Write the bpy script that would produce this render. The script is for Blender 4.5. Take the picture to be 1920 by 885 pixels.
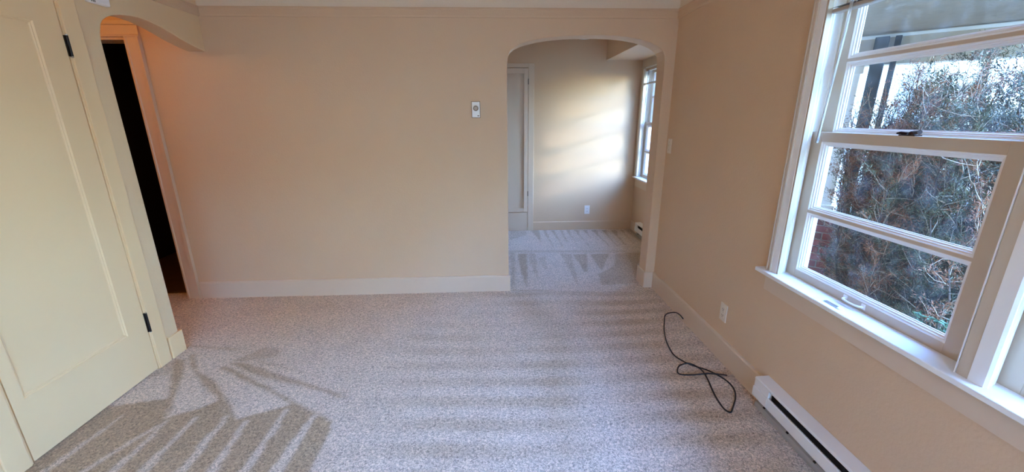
import bpy, bmesh, math, random
import numpy as np
from mathutils import Vector, Matrix

scene = bpy.context.scene
for o in list(bpy.data.objects):
    bpy.data.objects.remove(o)

# ------------------------------------------------------------------ camera
CAM_H = 1.47
PITCH, YAW, ROLL, FPX = 0.28486, 0.04518, -0.00546, 763.68
cam_data = bpy.data.cameras.new('camera')
cam_data.sensor_fit = 'HORIZONTAL'
cam_data.sensor_width = 36.0
cam_data.lens = FPX * 36.0 / 1920.0
cam_data.clip_start = 0.02
cam = bpy.data.objects.new('camera', cam_data)
scene.collection.objects.link(cam)
_f = Vector((math.sin(YAW) * math.cos(PITCH), math.cos(YAW) * math.cos(PITCH), -math.sin(PITCH)))
_r = Vector((math.cos(YAW), -math.sin(YAW), 0))
_u = _r.cross(_f)
_r2 = _r * math.cos(ROLL) + _u * math.sin(ROLL)
_u2 = -_r * math.sin(ROLL) + _u * math.cos(ROLL)
cam.matrix_world = Matrix(((_r2.x, _u2.x, -_f.x, 0), (_r2.y, _u2.y, -_f.y, 0), (_r2.z, _u2.z, -_f.z, CAM_H), (0, 0, 0, 1)))
scene.camera = cam

# ------------------------------------------------------------------ sky, sun, exposure
SUN_EL, SUN_AZ = math.radians(13.5), (0.86, -0.51)      # direction towards the sun in plan
world = bpy.data.worlds.new('world')
scene.world = world
world.use_nodes = True
wn = world.node_tree
wn.nodes.clear()
sky = wn.nodes.new('ShaderNodeTexSky')
sky.sky_type = 'NISHITA'
sky.sun_disc = False
sky.sun_elevation = math.radians(22)
sky.sun_rotation = math.atan2(SUN_AZ[0], SUN_AZ[1])
sky.air_density = 1.4
sky.dust_density = 0.25
sky.ozone_density = 1.5
bg = wn.nodes.new('ShaderNodeBackground')
bg.inputs['Strength'].default_value = 1.02
wo = wn.nodes.new('ShaderNodeOutputWorld')
tint = wn.nodes.new('ShaderNodeMix'); tint.data_type = 'RGBA'; tint.blend_type = 'MULTIPLY'
tint.inputs[0].default_value = 1.0; tint.inputs[7].default_value = (0.54, 0.81, 1.36, 1)      # clear winter sky
wn.links.new(sky.outputs[0], tint.inputs[6]); wn.links.new(tint.outputs[2], bg.inputs[0])
wn.links.new(bg.outputs[0], wo.inputs[0])

sun_data = bpy.data.lights.new('sun', 'SUN')
sun_data.energy = 0.20
sun_data.angle = math.radians(3.2)
sun_data.color = (1.0, 0.93, 0.86)
sun = bpy.data.objects.new('sun', sun_data)
scene.collection.objects.link(sun)
_s = Vector((SUN_AZ[0] * math.cos(SUN_EL), SUN_AZ[1] * math.cos(SUN_EL), math.sin(SUN_EL))).normalized()
sun.rotation_euler = _s.to_track_quat('Z', 'Y').to_euler()

scene.view_settings.view_transform = 'Standard'
scene.view_settings.look = 'None'
scene.view_settings.gamma = 1.0
scene.view_settings.use_curve_mapping = False
scene.view_settings.exposure = 2.74
scene.cycles.use_denoising = True
scene.cycles.max_bounces = 14
scene.cycles.diffuse_bounces = 10
scene.cycles.transparent_max_bounces = 24
scene.cycles.caustics_reflective = False
scene.cycles.caustics_refractive = False
scene.cycles.sample_clamp_indirect = 8.0

C = scene.collection

# ------------------------------------------------------------------ materials
def new_mat(name):
    m = bpy.data.materials.new(name)
    m.use_nodes = True
    nt = m.node_tree
    b = nt.nodes['Principled BSDF']
    return m, nt, b

def simple(name, col, rough=0.5, metal=0.0, bump=0.0, bscale=60.0, var=0.0, vscale=4.0, spec=0.5):
    m, nt, b = new_mat(name)
    b.inputs['Base Color'].default_value = (*col, 1)
    b.inputs['Roughness'].default_value = rough
    b.inputs['Metallic'].default_value = metal
    b.inputs['Specular IOR Level'].default_value = spec
    tc = nt.nodes.new('ShaderNodeTexCoord')
    if bump > 0:
        n = nt.nodes.new('ShaderNodeTexNoise')
        n.inputs['Scale'].default_value = bscale
        n.inputs['Detail'].default_value = 3
        bp = nt.nodes.new('ShaderNodeBump')
        bp.inputs['Strength'].default_value = bump
        bp.inputs['Distance'].default_value = 0.004
        nt.links.new(tc.outputs['Object'], n.inputs['Vector'])
        nt.links.new(n.outputs['Fac'], bp.inputs['Height'])
        nt.links.new(bp.outputs[0], b.inputs['Normal'])
    if var > 0:
        n = nt.nodes.new('ShaderNodeTexNoise')
        n.inputs['Scale'].default_value = vscale
        n.inputs['Detail'].default_value = 4
        mx = nt.nodes.new('ShaderNodeMix')
        mx.data_type = 'RGBA'
        mx.inputs[6].default_value = (*[c * (1 - var) for c in col], 1)
        mx.inputs[7].default_value = (*[min(1, c * (1 + var)) for c in col], 1)
        nt.links.new(tc.outputs['Object'], n.inputs['Vector'])
        nt.links.new(n.outputs['Fac'], mx.inputs[0])
        nt.links.new(mx.outputs[2], b.inputs['Base Color'])
    return m

M = {}
M['wall'] = simple('wall_paint', (0.655, 0.455, 0.285), 0.6, bump=0.25, bscale=90, var=0.03, vscale=3)
M['ceiling'] = simple('ceiling_paint', (0.76, 0.63, 0.48), 0.7, bump=0.3, bscale=70, var=0.02)
M['trim'] = simple('trim_paint', (0.67, 0.51, 0.36), 0.35, bump=0.08, bscale=50, var=0.02, vscale=6)
M['wall_cream'] = simple('cream_wall_paint', (0.75, 0.55, 0.32), 0.5, bump=0.2, bscale=90, var=0.03, vscale=3)
M['sash'] = simple('backlit_trim_paint', (0.56, 0.46, 0.345), 0.35, bump=0.08, bscale=50, var=0.03, vscale=6)  # trim paint darkened to stand in for backlit shade on the window woodwork
M['white'] = simple('white_paint', (0.84, 0.82, 0.78), 0.35, bump=0.06, bscale=60)
M['door'] = simple('door_paint', (0.84, 0.60, 0.325), 0.32, bump=0.08, bscale=40, var=0.02, vscale=2)
M['heater'] = simple('heater_enamel', (0.80, 0.77, 0.71), 0.4, var=0.03)
M['black'] = simple('black_metal', (0.012, 0.010, 0.009), 0.4, metal=0.3)
M['dark'] = simple('dark_inside', (0.015, 0.012, 0.010), 0.8)
M['darkroom'] = simple('unlit_room_dark', (0.020, 0.012, 0.008), 0.7)  # near-black colour stands in for the darkness of the unlit room
M['cable'] = simple('black_rubber', (0.012, 0.012, 0.014), 0.5)
M['steel'] = simple('bright_steel', (0.75, 0.75, 0.76), 0.25, metal=1.0)
M['bronze'] = simple('dark_bronze', (0.035, 0.018, 0.014), 0.45, metal=0.6)
M['plastic'] = simple('ivory_plastic', (0.72, 0.62, 0.50), 0.35)
M['plastic_white'] = simple('white_plastic', (0.85, 0.80, 0.74), 0.35)
M['dial'] = simple('dial_brown', (0.22, 0.15, 0.09), 0.4)
M['slat'] = simple('brown_slat', (0.10, 0.06, 0.04), 0.4)
M['blindrail'] = simple('blind_rail', (0.45, 0.40, 0.34), 0.4)
M['concrete'] = simple('concrete', (0.36, 0.32, 0.27), 0.85, bump=0.4, bscale=40, var=0.12, vscale=8)
M['mortar'] = simple('mortar', (0.42, 0.36, 0.31), 0.9, bump=0.5, bscale=120)
M['stucco'] = simple('cream_stucco', (0.82, 0.74, 0.56), 0.85, bump=0.4, bscale=50, var=0.04)
M['soffit'] = simple('porch_soffit', (0.30, 0.24, 0.175), 0.85, bump=1.0, bscale=30, var=0.15, vscale=12)
M['beam'] = simple('porch_beam', (0.46, 0.38, 0.29), 0.7, bump=0.3, bscale=30, var=0.06)
M['postdark'] = simple('grey_post', (0.030, 0.032, 0.035), 0.6)
M['soil'] = simple('soil', (0.10, 0.075, 0.055), 0.95, bump=1.0, bscale=25, var=0.3, vscale=10)
M['bark'] = simple('bark', (0.11, 0.075, 0.055), 0.9, bump=0.6, bscale=80, var=0.3, vscale=30)
M['twig'] = simple('pale_twig', (0.40, 0.30, 0.20), 0.85, var=0.25, vscale=20)
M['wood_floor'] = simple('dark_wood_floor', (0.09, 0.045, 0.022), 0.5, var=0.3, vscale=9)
M['pot'] = simple('pale_clay', (0.55, 0.50, 0.42), 0.8, bump=0.2, var=0.1)
M['lamp_glass'] = simple('opal_glass', (0.85, 0.82, 0.75), 0.25)

def leaf_mat(name, c1, c2, scale=9.0):
    m, nt, b = new_mat(name)
    tc = nt.nodes.new('ShaderNodeTexCoord')
    n = nt.nodes.new('ShaderNodeTexNoise')
    n.inputs['Scale'].default_value = scale
    n.inputs['Detail'].default_value = 5
    cr = nt.nodes.new('ShaderNodeValToRGB')
    cr.color_ramp.elements[0].position = 0.35
    cr.color_ramp.elements[1].position = 0.68
    cr.color_ramp.elements[0].color = (*c1, 1)
    cr.color_ramp.elements[1].color = (*c2, 1)
    nt.links.new(tc.outputs['Object'], n.inputs['Vector'])
    nt.links.new(n.outputs['Fac'], cr.inputs[0])
    nt.links.new(cr.outputs[0], b.inputs['Base Color'])
    b.inputs['Roughness'].default_value = 0.6
    return m
M['green'] = leaf_mat('juniper_green', (0.028, 0.030, 0.014), (0.13, 0.125, 0.060))
M['dead'] = leaf_mat('dead_foliage', (0.10, 0.033, 0.014), (0.40, 0.15, 0.060))
M['leaf'] = leaf_mat('bright_leaf', (0.04, 0.09, 0.03), (0.12, 0.20, 0.08), 14)

# bricks: colour varies from brick to brick
m, nt, b = new_mat('red_brick')
oi = nt.nodes.new('ShaderNodeObjectInfo')
cr = nt.nodes.new('ShaderNodeValToRGB')
cr.color_ramp.elements[0].color = (0.15, 0.032, 0.030, 1)
cr.color_ramp.elements[1].color = (0.30, 0.06, 0.05, 1)
tc = nt.nodes.new('ShaderNodeTexCoord')
n = nt.nodes.new('ShaderNodeTexNoise'); n.inputs['Scale'].default_value = 60
bp = nt.nodes.new('ShaderNodeBump'); bp.inputs['Strength'].default_value = 0.5; bp.inputs['Distance'].default_value = 0.003
nt.links.new(oi.outputs['Random'], cr.inputs[0]); nt.links.new(cr.outputs[0], b.inputs['Base Color'])
nt.links.new(tc.outputs['Object'], n.inputs['Vector']); nt.links.new(n.outputs['Fac'], bp.inputs['Height']); nt.links.new(bp.outputs[0], b.inputs['Normal'])
b.inputs['Roughness'].default_value = 0.85
M['brick'] = m

# window glass: thin, clear, slightly dusty, faint mirror
m = bpy.data.materials.new('window_glass'); m.use_nodes = True
nt = m.node_tree; nt.nodes.clear()
out = nt.nodes.new('ShaderNodeOutputMaterial')
tr = nt.nodes.new('ShaderNodeBsdfTransparent'); tr.inputs[0].default_value = (0.97, 0.98, 0.98, 1)
gl = nt.nodes.new('ShaderNodeBsdfGlossy'); gl.inputs['Roughness'].default_value = 0.02
df = nt.nodes.new('ShaderNodeBsdfTranslucent'); df.inputs[0].default_value = (0.8, 0.8, 0.78, 1)
lw = nt.nodes.new('ShaderNodeLayerWeight'); lw.inputs[0].default_value = 0.5
pw = nt.nodes.new('ShaderNodeMath'); pw.operation = 'POWER'; pw.inputs[1].default_value = 5.0
fr = nt.nodes.new('ShaderNodeMapRange'); fr.inputs[3].default_value = 0.02; fr.inputs[4].default_value = 0.7
nt.links.new(lw.outputs['Facing'], pw.inputs[0]); nt.links.new(pw.outputs[0], fr.inputs[0])
mx1 = nt.nodes.new('ShaderNodeMixShader'); mx2 = nt.nodes.new('ShaderNodeMixShader')
tc = nt.nodes.new('ShaderNodeTexCoord'); n = nt.nodes.new('ShaderNodeTexNoise'); n.inputs['Scale'].default_value = 18; n.inputs['Detail'].default_value = 5
mr = nt.nodes.new('ShaderNodeMapRange'); mr.inputs[1].default_value = 0.45; mr.inputs[2].default_value = 0.8; mr.inputs[3].default_value = 0.002; mr.inputs[4].default_value = 0.016
nt.links.new(tc.outputs['Object'], n.inputs['Vector']); nt.links.new(n.outputs['Fac'], mr.inputs[0])
nt.links.new(mr.outputs[0], mx1.inputs[0]); nt.links.new(tr.outputs[0], mx1.inputs[1]); nt.links.new(df.outputs[0], mx1.inputs[2])
nt.links.new(fr.outputs[0], mx2.inputs[0]); nt.links.new(mx1.outputs[0], mx2.inputs[1]); nt.links.new(gl.outputs[0], mx2.inputs[2])
nt.links.new(mx2.outputs[0], out.inputs[0])
M['glass'] = m
# clear plastic rod of the blind
m, nt, b = new_mat('clear_plastic')
b.inputs['Base Color'].default_value = (0.9, 0.9, 0.9, 1); b.inputs['Roughness'].default_value = 0.15
b.inputs['Transmission Weight'].default_value = 0.7; b.inputs['IOR'].default_value = 1.3
M['clear'] = m

# carpet: speckled loop pile; 'nap' is the lean of the pile left by the vacuum
m, nt, b = new_mat('carpet_pile')
at = nt.nodes.new('ShaderNodeAttribute'); at.attribute_name = 'nap'
tc = nt.nodes.new('ShaderNodeTexCoord')
n1 = nt.nodes.new('ShaderNodeTexNoise'); n1.inputs['Scale'].default_value = 95; n1.inputs['Detail'].default_value = 2.5; n1.inputs['Distortion'].default_value = 1.2
n2 = nt.nodes.new('ShaderNodeTexNoise'); n2.inputs['Scale'].default_value = 5; n2.inputs['Detail'].default_value = 3
mxn = nt.nodes.new('ShaderNodeMix'); mxn.data_type = 'RGBA'
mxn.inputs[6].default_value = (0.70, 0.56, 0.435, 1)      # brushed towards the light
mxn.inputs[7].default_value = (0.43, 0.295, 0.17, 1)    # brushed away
nt.links.new(at.outputs['Fac'], mxn.inputs[0])
r1 = nt.nodes.new('ShaderNodeMapRange'); r1.inputs[1].default_value = 0.32; r1.inputs[2].default_value = 0.68; r1.inputs[3].default_value = 0.50; r1.inputs[4].default_value = 1.38
r2 = nt.nodes.new('ShaderNodeMapRange'); r2.inputs[1].default_value = 0.3; r2.inputs[2].default_value = 0.7; r2.inputs[3].default_value = 0.95; r2.inputs[4].default_value = 1.05
mm = nt.nodes.new('ShaderNodeMath'); mm.operation = 'MULTIPLY'
vm = nt.nodes.new('ShaderNodeVectorMath'); vm.operation = 'SCALE'
bp = nt.nodes.new('ShaderNodeBump'); bp.inputs['Strength'].default_value = 0.8; bp.inputs['Distance'].default_value = 0.006
nt.links.new(tc.outputs['Object'], n1.inputs['Vector']); nt.links.new(tc.outputs['Object'], n2.inputs['Vector'])
nt.links.new(n1.outputs['Fac'], r1.inputs[0]); nt.links.new(n2.outputs['Fac'], r2.inputs[0])
nt.links.new(r1.outputs[0], mm.inputs[0]); nt.links.new(r2.outputs[0], mm.inputs[1])
nt.links.new(mxn.outputs[2], vm.inputs[0]); nt.links.new(mm.outputs[0], vm.inputs['Scale'])
nt.links.new(vm.outputs[0], b.inputs['Base Color'])
nt.links.new(n1.outputs['Fac'], bp.inputs['Height']); nt.links.new(bp.outputs[0], b.inputs['Normal'])
b.inputs['Roughness'].default_value = 0.95; b.inputs['Specular IOR Level'].default_value = 0.15
b.inputs['Sheen Weight'].default_value = 0.15; b.inputs['Sheen Roughness'].default_value = 0.5
M['carpet'] = m

# ------------------------------------------------------------------ helpers
def obj(name, bm_or_me, mat, parent=None, smooth=False, bevel=0.0, bseg=2):
    if isinstance(bm_or_me, bmesh.types.BMesh):
        me = bpy.data.meshes.new(name)
        bmesh.ops.recalc_face_normals(bm_or_me, faces=bm_or_me.faces[:])
        bm_or_me.to_mesh(me); bm_or_me.free()
    else:
        me = bm_or_me
    if mat is not None and not me.materials:
        me.materials.append(M[mat] if isinstance(mat, str) else mat)
    o = bpy.data.objects.new(name, me)
    C.objects.link(o)
    if parent is not None:
        o.parent = parent
    if smooth:
        for p in me.polygons: p.use_smooth = True
    if bevel > 0:
        md = o.modifiers.new('bevel', 'BEVEL')
        md.width = bevel; md.segments = bseg; md.limit_method = 'ANGLE'; md.angle_limit = math.radians(50)
        md.harden_normals = False
    return o

def empty(name, loc=(0, 0, 0), rz=0.0):
    o = bpy.data.objects.new(name, None)
    o.empty_display_size = 0.05
    o.location = loc; o.rotation_euler = (0, 0, rz)
    C.objects.link(o)
    return o

def tag(o, label=None, cat=None, group=None, kind=None):
    if label: o['label'] = label
    if cat: o['category'] = cat
    if group: o['group'] = group
    if kind: o['kind'] = kind
    return o

def struct(o, label=None):
    o['kind'] = 'structure'
    if label: o['label'] = label
    return o

def addbox(bm, x0, x1, y0, y1, z0, z1):
    vs = [bm.verts.new(p) for p in ((x0,y0,z0),(x1,y0,z0),(x1,y1,z0),(x0,y1,z0),(x0,y0,z1),(x1,y0,z1),(x1,y1,z1),(x0,y1,z1))]
    for f in ((0,3,2,1),(4,5,6,7),(0,1,5,4),(1,2,6,5),(2,3,7,6),(3,0,4,7)):
        bm.faces.new([vs[i] for i in f])

def boxes(*bs):
    bm = bmesh.new()
    for b_ in bs: addbox(bm, *b_)
    return bm

def addprism(bm, pts, axis, a, b_):
    """extrude a 2D outline along an axis; pts are in the two other axes in x,y,z order"""
    def mk(p, t):
        if axis == 0: return (t, p[0], p[1])
        if axis == 1: return (p[0], t, p[1])
        return (p[0], p[1], t)
    v0 = [bm.verts.new(mk(p, a)) for p in pts]
    v1 = [bm.verts.new(mk(p, b_)) for p in pts]
    n = len(pts)
    bm.faces.new(v0); bm.faces.new(v1[::-1])
    for i in range(n):
        bm.faces.new((v0[i], v0[(i+1) % n], v1[(i+1) % n], v1[i]))

def prism(pts, axis, a, b_):
    bm = bmesh.new(); addprism(bm, pts, axis, a, b_); return bm

def addring(bm, y0, y1, z0, z1, prof):
    """mitred moulding round a rectangle in the YZ plane; prof = closed list of (inset, x)"""
    loops = []
    for (o_, x) in prof:
        loops.append([bm.verts.new(p) for p in ((x, y0+o_, z0+o_), (x, y1-o_, z0+o_), (x, y1-o_, z1-o_), (x, y0+o_, z1-o_))])
    n = len(prof)
    for i in range(n):
        a, c = loops[i], loops[(i+1) % n]
        for k in range(4):
            bm.faces.new((a[k], a[(k+1) % 4], c[(k+1) % 4], c[k]))

def addtube(bm, pts, r, seg=8, caps=True):
    pts = [Vector(p) for p in pts]
    rr = r if isinstance(r, (list, tuple)) else [r] * len(pts)
    loops = []
    prev = None
    for i, p in enumerate(pts):
        t = (pts[min(i+1, len(pts)-1)] - pts[max(i-1, 0)]).normalized()
        if prev is None:
            a = t.orthogonal().normalized()
        else:
            a = (prev - t * prev.dot(t))
            a = a.normalized() if a.length > 1e-6 else t.orthogonal().normalized()
        prev = a
        b_ = t.cross(a)
        loops.append([bm.verts.new(p + (a * math.cos(2*math.pi*k/seg) + b_ * math.sin(2*math.pi*k/seg)) * rr[i]) for k in range(seg)])
    for i in range(len(loops)-1):
        for k in range(seg):
            bm.faces.new((loops[i][k], loops[i][(k+1) % seg], loops[i+1][(k+1) % seg], loops[i+1][k]))
    if caps:
        bm.faces.new(loops[0][::-1]); bm.faces.new(loops[-1])

def addlathe(bm, prof, seg=32, origin=(0,0,0), axis='z'):
    """prof = list of (r, h); revolve about an axis through origin"""
    ox, oy, oz = origin
    loops = []
    def P(r, h, a):
        c, s = r*math.cos(a), r*math.sin(a)
        if axis == 'z': return (ox+c, oy+s, oz+h)
        if axis == 'x': return (ox+h, oy+c, oz+s)
        return (ox+c, oy+h, oz+s)
    for r, h in prof:
        loops.append([bm.verts.new(P(max(r, 1e-4), h, 2*math.pi*k/seg)) for k in range(seg)])
    for i in range(len(loops)-1):
        for k in range(seg):
            bm.faces.new((loops[i][k], loops[i][(k+1) % seg], loops[i+1][(k+1) % seg], loops[i+1][k]))
    bm.faces.new(loops[0][::-1]); bm.faces.new(loops[-1])

def smoothpath(pts, n=6):
    """Catmull-Rom through points"""
    P = [Vector(p) for p in pts]
    P = [P[0]*2 - P[1]] + P + [P[-1]*2 - P[-2]]
    out = []
    for i in range(1, len(P)-2):
        for k in range(n):
            t = k/n
            out.append(0.5*((2*P[i]) + (P[i+1]-P[i-1])*t + (2*P[i-1]-5*P[i]+4*P[i+1]-P[i+2])*t*t + (3*P[i]-P[i-1]-3*P[i+1]+P[i+2])*t**3))
    out.append(P[-2])
    return out

def worldmat(o):
    if o.parent is None: return o.matrix_basis.copy()
    return worldmat(o.parent) @ o.matrix_parent_inverse @ o.matrix_basis
_obj = obj
def obj(name, me, mat, parent=None, **k):
    o = _obj(name, me, mat, None, **k)
    if parent is not None:
        o.parent = parent
        o.matrix_parent_inverse = worldmat(parent).inverted()
    return o

# ================================================================== THE ROOM
L, W, D, D1, D2, XA = -2.068, 1.407, 3.312, 3.472, 5.276, 1.86
CEIL, RAIL = 2.45, 2.23
SILL, HEAD = 0.70, 2.03

# wall paint that changes to ceiling white above the picture rail
m = M['wall'].copy(); m.name = 'wall_paint_two_tone'
nt = m.node_tree; b = nt.nodes['Principled BSDF']
src = b.inputs['Base Color'].links[0].from_socket
tcn = nt.nodes.new('ShaderNodeTexCoord'); sp = nt.nodes.new('ShaderNodeSeparateXYZ')
gt = nt.nodes.new('ShaderNodeMath'); gt.operation = 'GREATER_THAN'; gt.inputs[1].default_value = RAIL
mx = nt.nodes.new('ShaderNodeMix'); mx.data_type = 'RGBA'; mx.inputs[7].default_value = (0.76, 0.63, 0.48, 1)
nt.links.new(tcn.outputs['Object'], sp.inputs[0]); nt.links.new(sp.outputs['Z'], gt.inputs[0])
nt.links.new(gt.outputs[0], mx.inputs[0]); nt.links.new(src, mx.inputs[6]); nt.links.new(mx.outputs[2], b.inputs['Base Color'])
M['wall2'] = m

# ---- floor: one carpet, with the lean of the pile stored per vertex
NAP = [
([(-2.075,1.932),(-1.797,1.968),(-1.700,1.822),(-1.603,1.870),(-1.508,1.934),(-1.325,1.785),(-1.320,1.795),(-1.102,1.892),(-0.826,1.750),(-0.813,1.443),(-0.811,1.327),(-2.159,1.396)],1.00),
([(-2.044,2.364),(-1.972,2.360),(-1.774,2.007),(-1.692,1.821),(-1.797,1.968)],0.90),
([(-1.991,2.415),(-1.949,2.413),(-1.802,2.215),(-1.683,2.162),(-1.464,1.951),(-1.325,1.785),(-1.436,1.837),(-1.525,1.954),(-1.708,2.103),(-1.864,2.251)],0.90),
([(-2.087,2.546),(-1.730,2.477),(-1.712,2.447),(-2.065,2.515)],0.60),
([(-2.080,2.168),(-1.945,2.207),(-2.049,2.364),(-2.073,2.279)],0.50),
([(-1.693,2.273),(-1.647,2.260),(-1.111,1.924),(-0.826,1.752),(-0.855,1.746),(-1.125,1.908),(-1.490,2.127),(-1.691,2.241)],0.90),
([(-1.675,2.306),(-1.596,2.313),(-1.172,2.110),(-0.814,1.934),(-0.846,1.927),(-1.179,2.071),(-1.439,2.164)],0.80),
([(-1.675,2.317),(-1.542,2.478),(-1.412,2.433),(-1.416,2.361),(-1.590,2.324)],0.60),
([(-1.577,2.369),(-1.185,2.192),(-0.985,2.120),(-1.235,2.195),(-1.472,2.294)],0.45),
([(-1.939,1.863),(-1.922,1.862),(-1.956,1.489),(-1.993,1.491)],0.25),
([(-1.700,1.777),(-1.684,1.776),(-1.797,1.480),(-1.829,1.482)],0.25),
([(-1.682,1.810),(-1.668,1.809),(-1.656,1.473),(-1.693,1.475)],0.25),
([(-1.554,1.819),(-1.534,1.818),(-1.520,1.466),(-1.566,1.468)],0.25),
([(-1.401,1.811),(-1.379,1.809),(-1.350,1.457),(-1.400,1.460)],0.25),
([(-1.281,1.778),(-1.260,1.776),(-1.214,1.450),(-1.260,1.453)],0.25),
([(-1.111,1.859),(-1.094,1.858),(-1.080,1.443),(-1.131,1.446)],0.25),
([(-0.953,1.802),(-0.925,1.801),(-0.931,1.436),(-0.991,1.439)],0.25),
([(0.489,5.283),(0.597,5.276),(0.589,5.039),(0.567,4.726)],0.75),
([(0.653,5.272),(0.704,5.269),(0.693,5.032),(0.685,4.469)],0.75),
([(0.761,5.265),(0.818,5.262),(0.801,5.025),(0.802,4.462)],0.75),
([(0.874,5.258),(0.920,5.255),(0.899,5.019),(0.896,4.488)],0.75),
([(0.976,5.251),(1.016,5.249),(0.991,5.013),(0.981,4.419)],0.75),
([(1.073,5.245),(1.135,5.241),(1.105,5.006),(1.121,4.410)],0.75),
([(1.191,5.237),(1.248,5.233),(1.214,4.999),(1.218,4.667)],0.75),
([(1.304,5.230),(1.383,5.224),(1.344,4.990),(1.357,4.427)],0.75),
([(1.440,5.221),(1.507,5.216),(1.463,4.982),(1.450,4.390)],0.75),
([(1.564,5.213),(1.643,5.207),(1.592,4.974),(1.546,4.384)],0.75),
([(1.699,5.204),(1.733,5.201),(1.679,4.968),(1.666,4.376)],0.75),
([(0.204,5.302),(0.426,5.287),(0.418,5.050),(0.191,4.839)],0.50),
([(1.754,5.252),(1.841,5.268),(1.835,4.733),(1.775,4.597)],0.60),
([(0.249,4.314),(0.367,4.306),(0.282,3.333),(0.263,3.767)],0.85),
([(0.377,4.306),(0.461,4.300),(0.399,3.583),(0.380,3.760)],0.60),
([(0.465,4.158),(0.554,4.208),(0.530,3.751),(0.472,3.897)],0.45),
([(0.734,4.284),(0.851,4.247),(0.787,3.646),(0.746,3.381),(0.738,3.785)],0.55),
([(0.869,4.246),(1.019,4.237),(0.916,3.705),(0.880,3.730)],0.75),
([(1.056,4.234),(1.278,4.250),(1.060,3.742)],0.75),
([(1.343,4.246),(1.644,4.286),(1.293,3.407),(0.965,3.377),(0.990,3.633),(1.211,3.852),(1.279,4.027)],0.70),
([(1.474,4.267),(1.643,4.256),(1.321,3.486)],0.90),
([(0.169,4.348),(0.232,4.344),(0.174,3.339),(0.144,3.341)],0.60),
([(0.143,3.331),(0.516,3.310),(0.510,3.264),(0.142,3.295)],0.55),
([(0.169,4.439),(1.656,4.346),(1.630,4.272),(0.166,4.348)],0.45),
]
xs = np.unique(np.concatenate([np.arange(-3.75, 1.87, 0.0125), [1.87]]))
ys = np.concatenate([[-2.32, -1.0, 0.0, 0.6], np.arange(0.8, 5.29, 0.0125)])
GX, GY = np.meshgrid(xs, ys)
rng = np.random.default_rng(4)
def wob(x, y, s, seed):
    r = np.random.default_rng(seed); o = np.zeros_like(x)
    for k in range(6):
        a = r.uniform(0, 6.28); f = s * r.uniform(0.6, 1.6); o += np.sin((x*np.cos(a) + y*np.sin(a))*f + r.uniform(0, 6.28))
    return o / 6
JX = GX + 0.010*wob(GX, GY, 30, 1); JY = GY + 0.010*wob(GX, GY, 30, 2)
def inside(poly, x, y):
    r = np.zeros(x.shape, bool); n = len(poly)
    for i in range(n):
        x0, y0 = poly[i]; x1, y1 = poly[(i+1) % n]
        if y0 == y1: continue
        c = ((y0 > y) != (y1 > y)) & (x < (x1-x0)*(y-y0)/(y1-y0) + x0)
        r ^= c
    return r
nap = 0.16 + 0.10*wob(GX, GY, 6, 3)
# passes of the vacuum across the room: bands parallel to the far wall
ph = GY/0.168 + 0.22*np.sin(GX*1.3+1.0) + 0.3*wob(GX, GY, 4, 5)
band = np.clip(np.sin(2*np.pi*ph)*1.6, -1, 1)*0.5 + 0.5
mask = np.clip((GX+0.75)/0.5, 0, 1)*np.clip((3.35-GY)/0.06, 0, 1)*np.clip((GY-0.9)/0.6, 0, 1)
mask *= np.clip(0.55 + 0.9*wob(GX, GY, 5, 6), 0.05, 1)
nap = nap + mask*(0.52*band - 0.05)
# worn trail from the arch into the room
tr_ = np.exp(-((GX - (0.30 + 0.12*np.sin(GY*3.0) + 0.18*(2.6-GY)))/0.13)**2)*np.clip((3.3-GY)/0.1, 0, 1)*np.clip((GY-1.3)/0.5, 0, 1)
nap = nap + 0.25*tr_
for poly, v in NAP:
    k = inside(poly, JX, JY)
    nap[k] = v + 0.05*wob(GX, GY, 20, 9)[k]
# soften the edges a little
for _ in range(1):
    q = nap.copy(); q[1:-1, 1:-1] = (nap[1:-1, 1:-1]*2 + nap[:-2, 1:-1] + nap[2:, 1:-1] + nap[1:-1, :-2] + nap[1:-1, 2:])/6; nap = q
nap = np.clip(nap, 0, 1)
ny, nx = GX.shape
co = np.stack([GX.ravel(), GY.ravel(), np.zeros(nx*ny)], 1)
idx = np.arange(nx*ny).reshape(ny, nx)
qd = np.stack([idx[:-1, :-1], idx[:-1, 1:], idx[1:, 1:], idx[1:, :-1]], -1).reshape(-1, 4)
me = bpy.data.meshes.new('floor')
me.vertices.add(len(co)); me.vertices.foreach_set('co', co.ravel())
me.loops.add(qd.size); me.loops.foreach_set('vertex_index', qd.ravel().astype(np.int32))
me.polygons.add(len(qd)); me.polygons.foreach_set('loop_start', np.arange(0, qd.size, 4, dtype=np.int32)); me.polygons.foreach_set('loop_total', np.full(len(qd), 4, np.int32))
me.update(calc_edges=True)
a = me.attributes.new('nap', 'FLOAT', 'POINT'); a.data.foreach_set('value', nap.ravel().astype(np.float32))
struct(obj('floor', me, 'carpet'), 'taupe carpet with vacuum tracks')

# ---- walls
arch = [(0.119, 1.80), (0.120, 1.86), (0.129, 1.915), (0.147, 1.947), (0.177, 1.970), (0.222, 1.991), (0.277, 2.007), (0.350, 2.023), (0.436, 2.036), (0.570, 2.047), (0.716, 2.052), (0.820, 2.052),
        (0.918, 2.049), (1.025, 2.040), (1.123, 2.024), (1.195, 2.005), (1.25, 1.983), (1.285, 1.963), (1.307, 1.944), (1.322, 1.918), (1.328, 1.88), (1.329, 1.82)]
outline = [(-3.75, 0), (-3.42, 0), (-3.42, 2.03), (-2.60, 2.03), (-2.60, 0), (0.119, 0)] + arch + [(1.329, 0), (2.03, 0), (2.03, CEIL), (-3.75, CEIL)]
struct(obj('wall_back', prism(outline, 1, D, D1), 'wall2', bevel=0.006), 'tan plaster wall with rounded arch')

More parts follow.
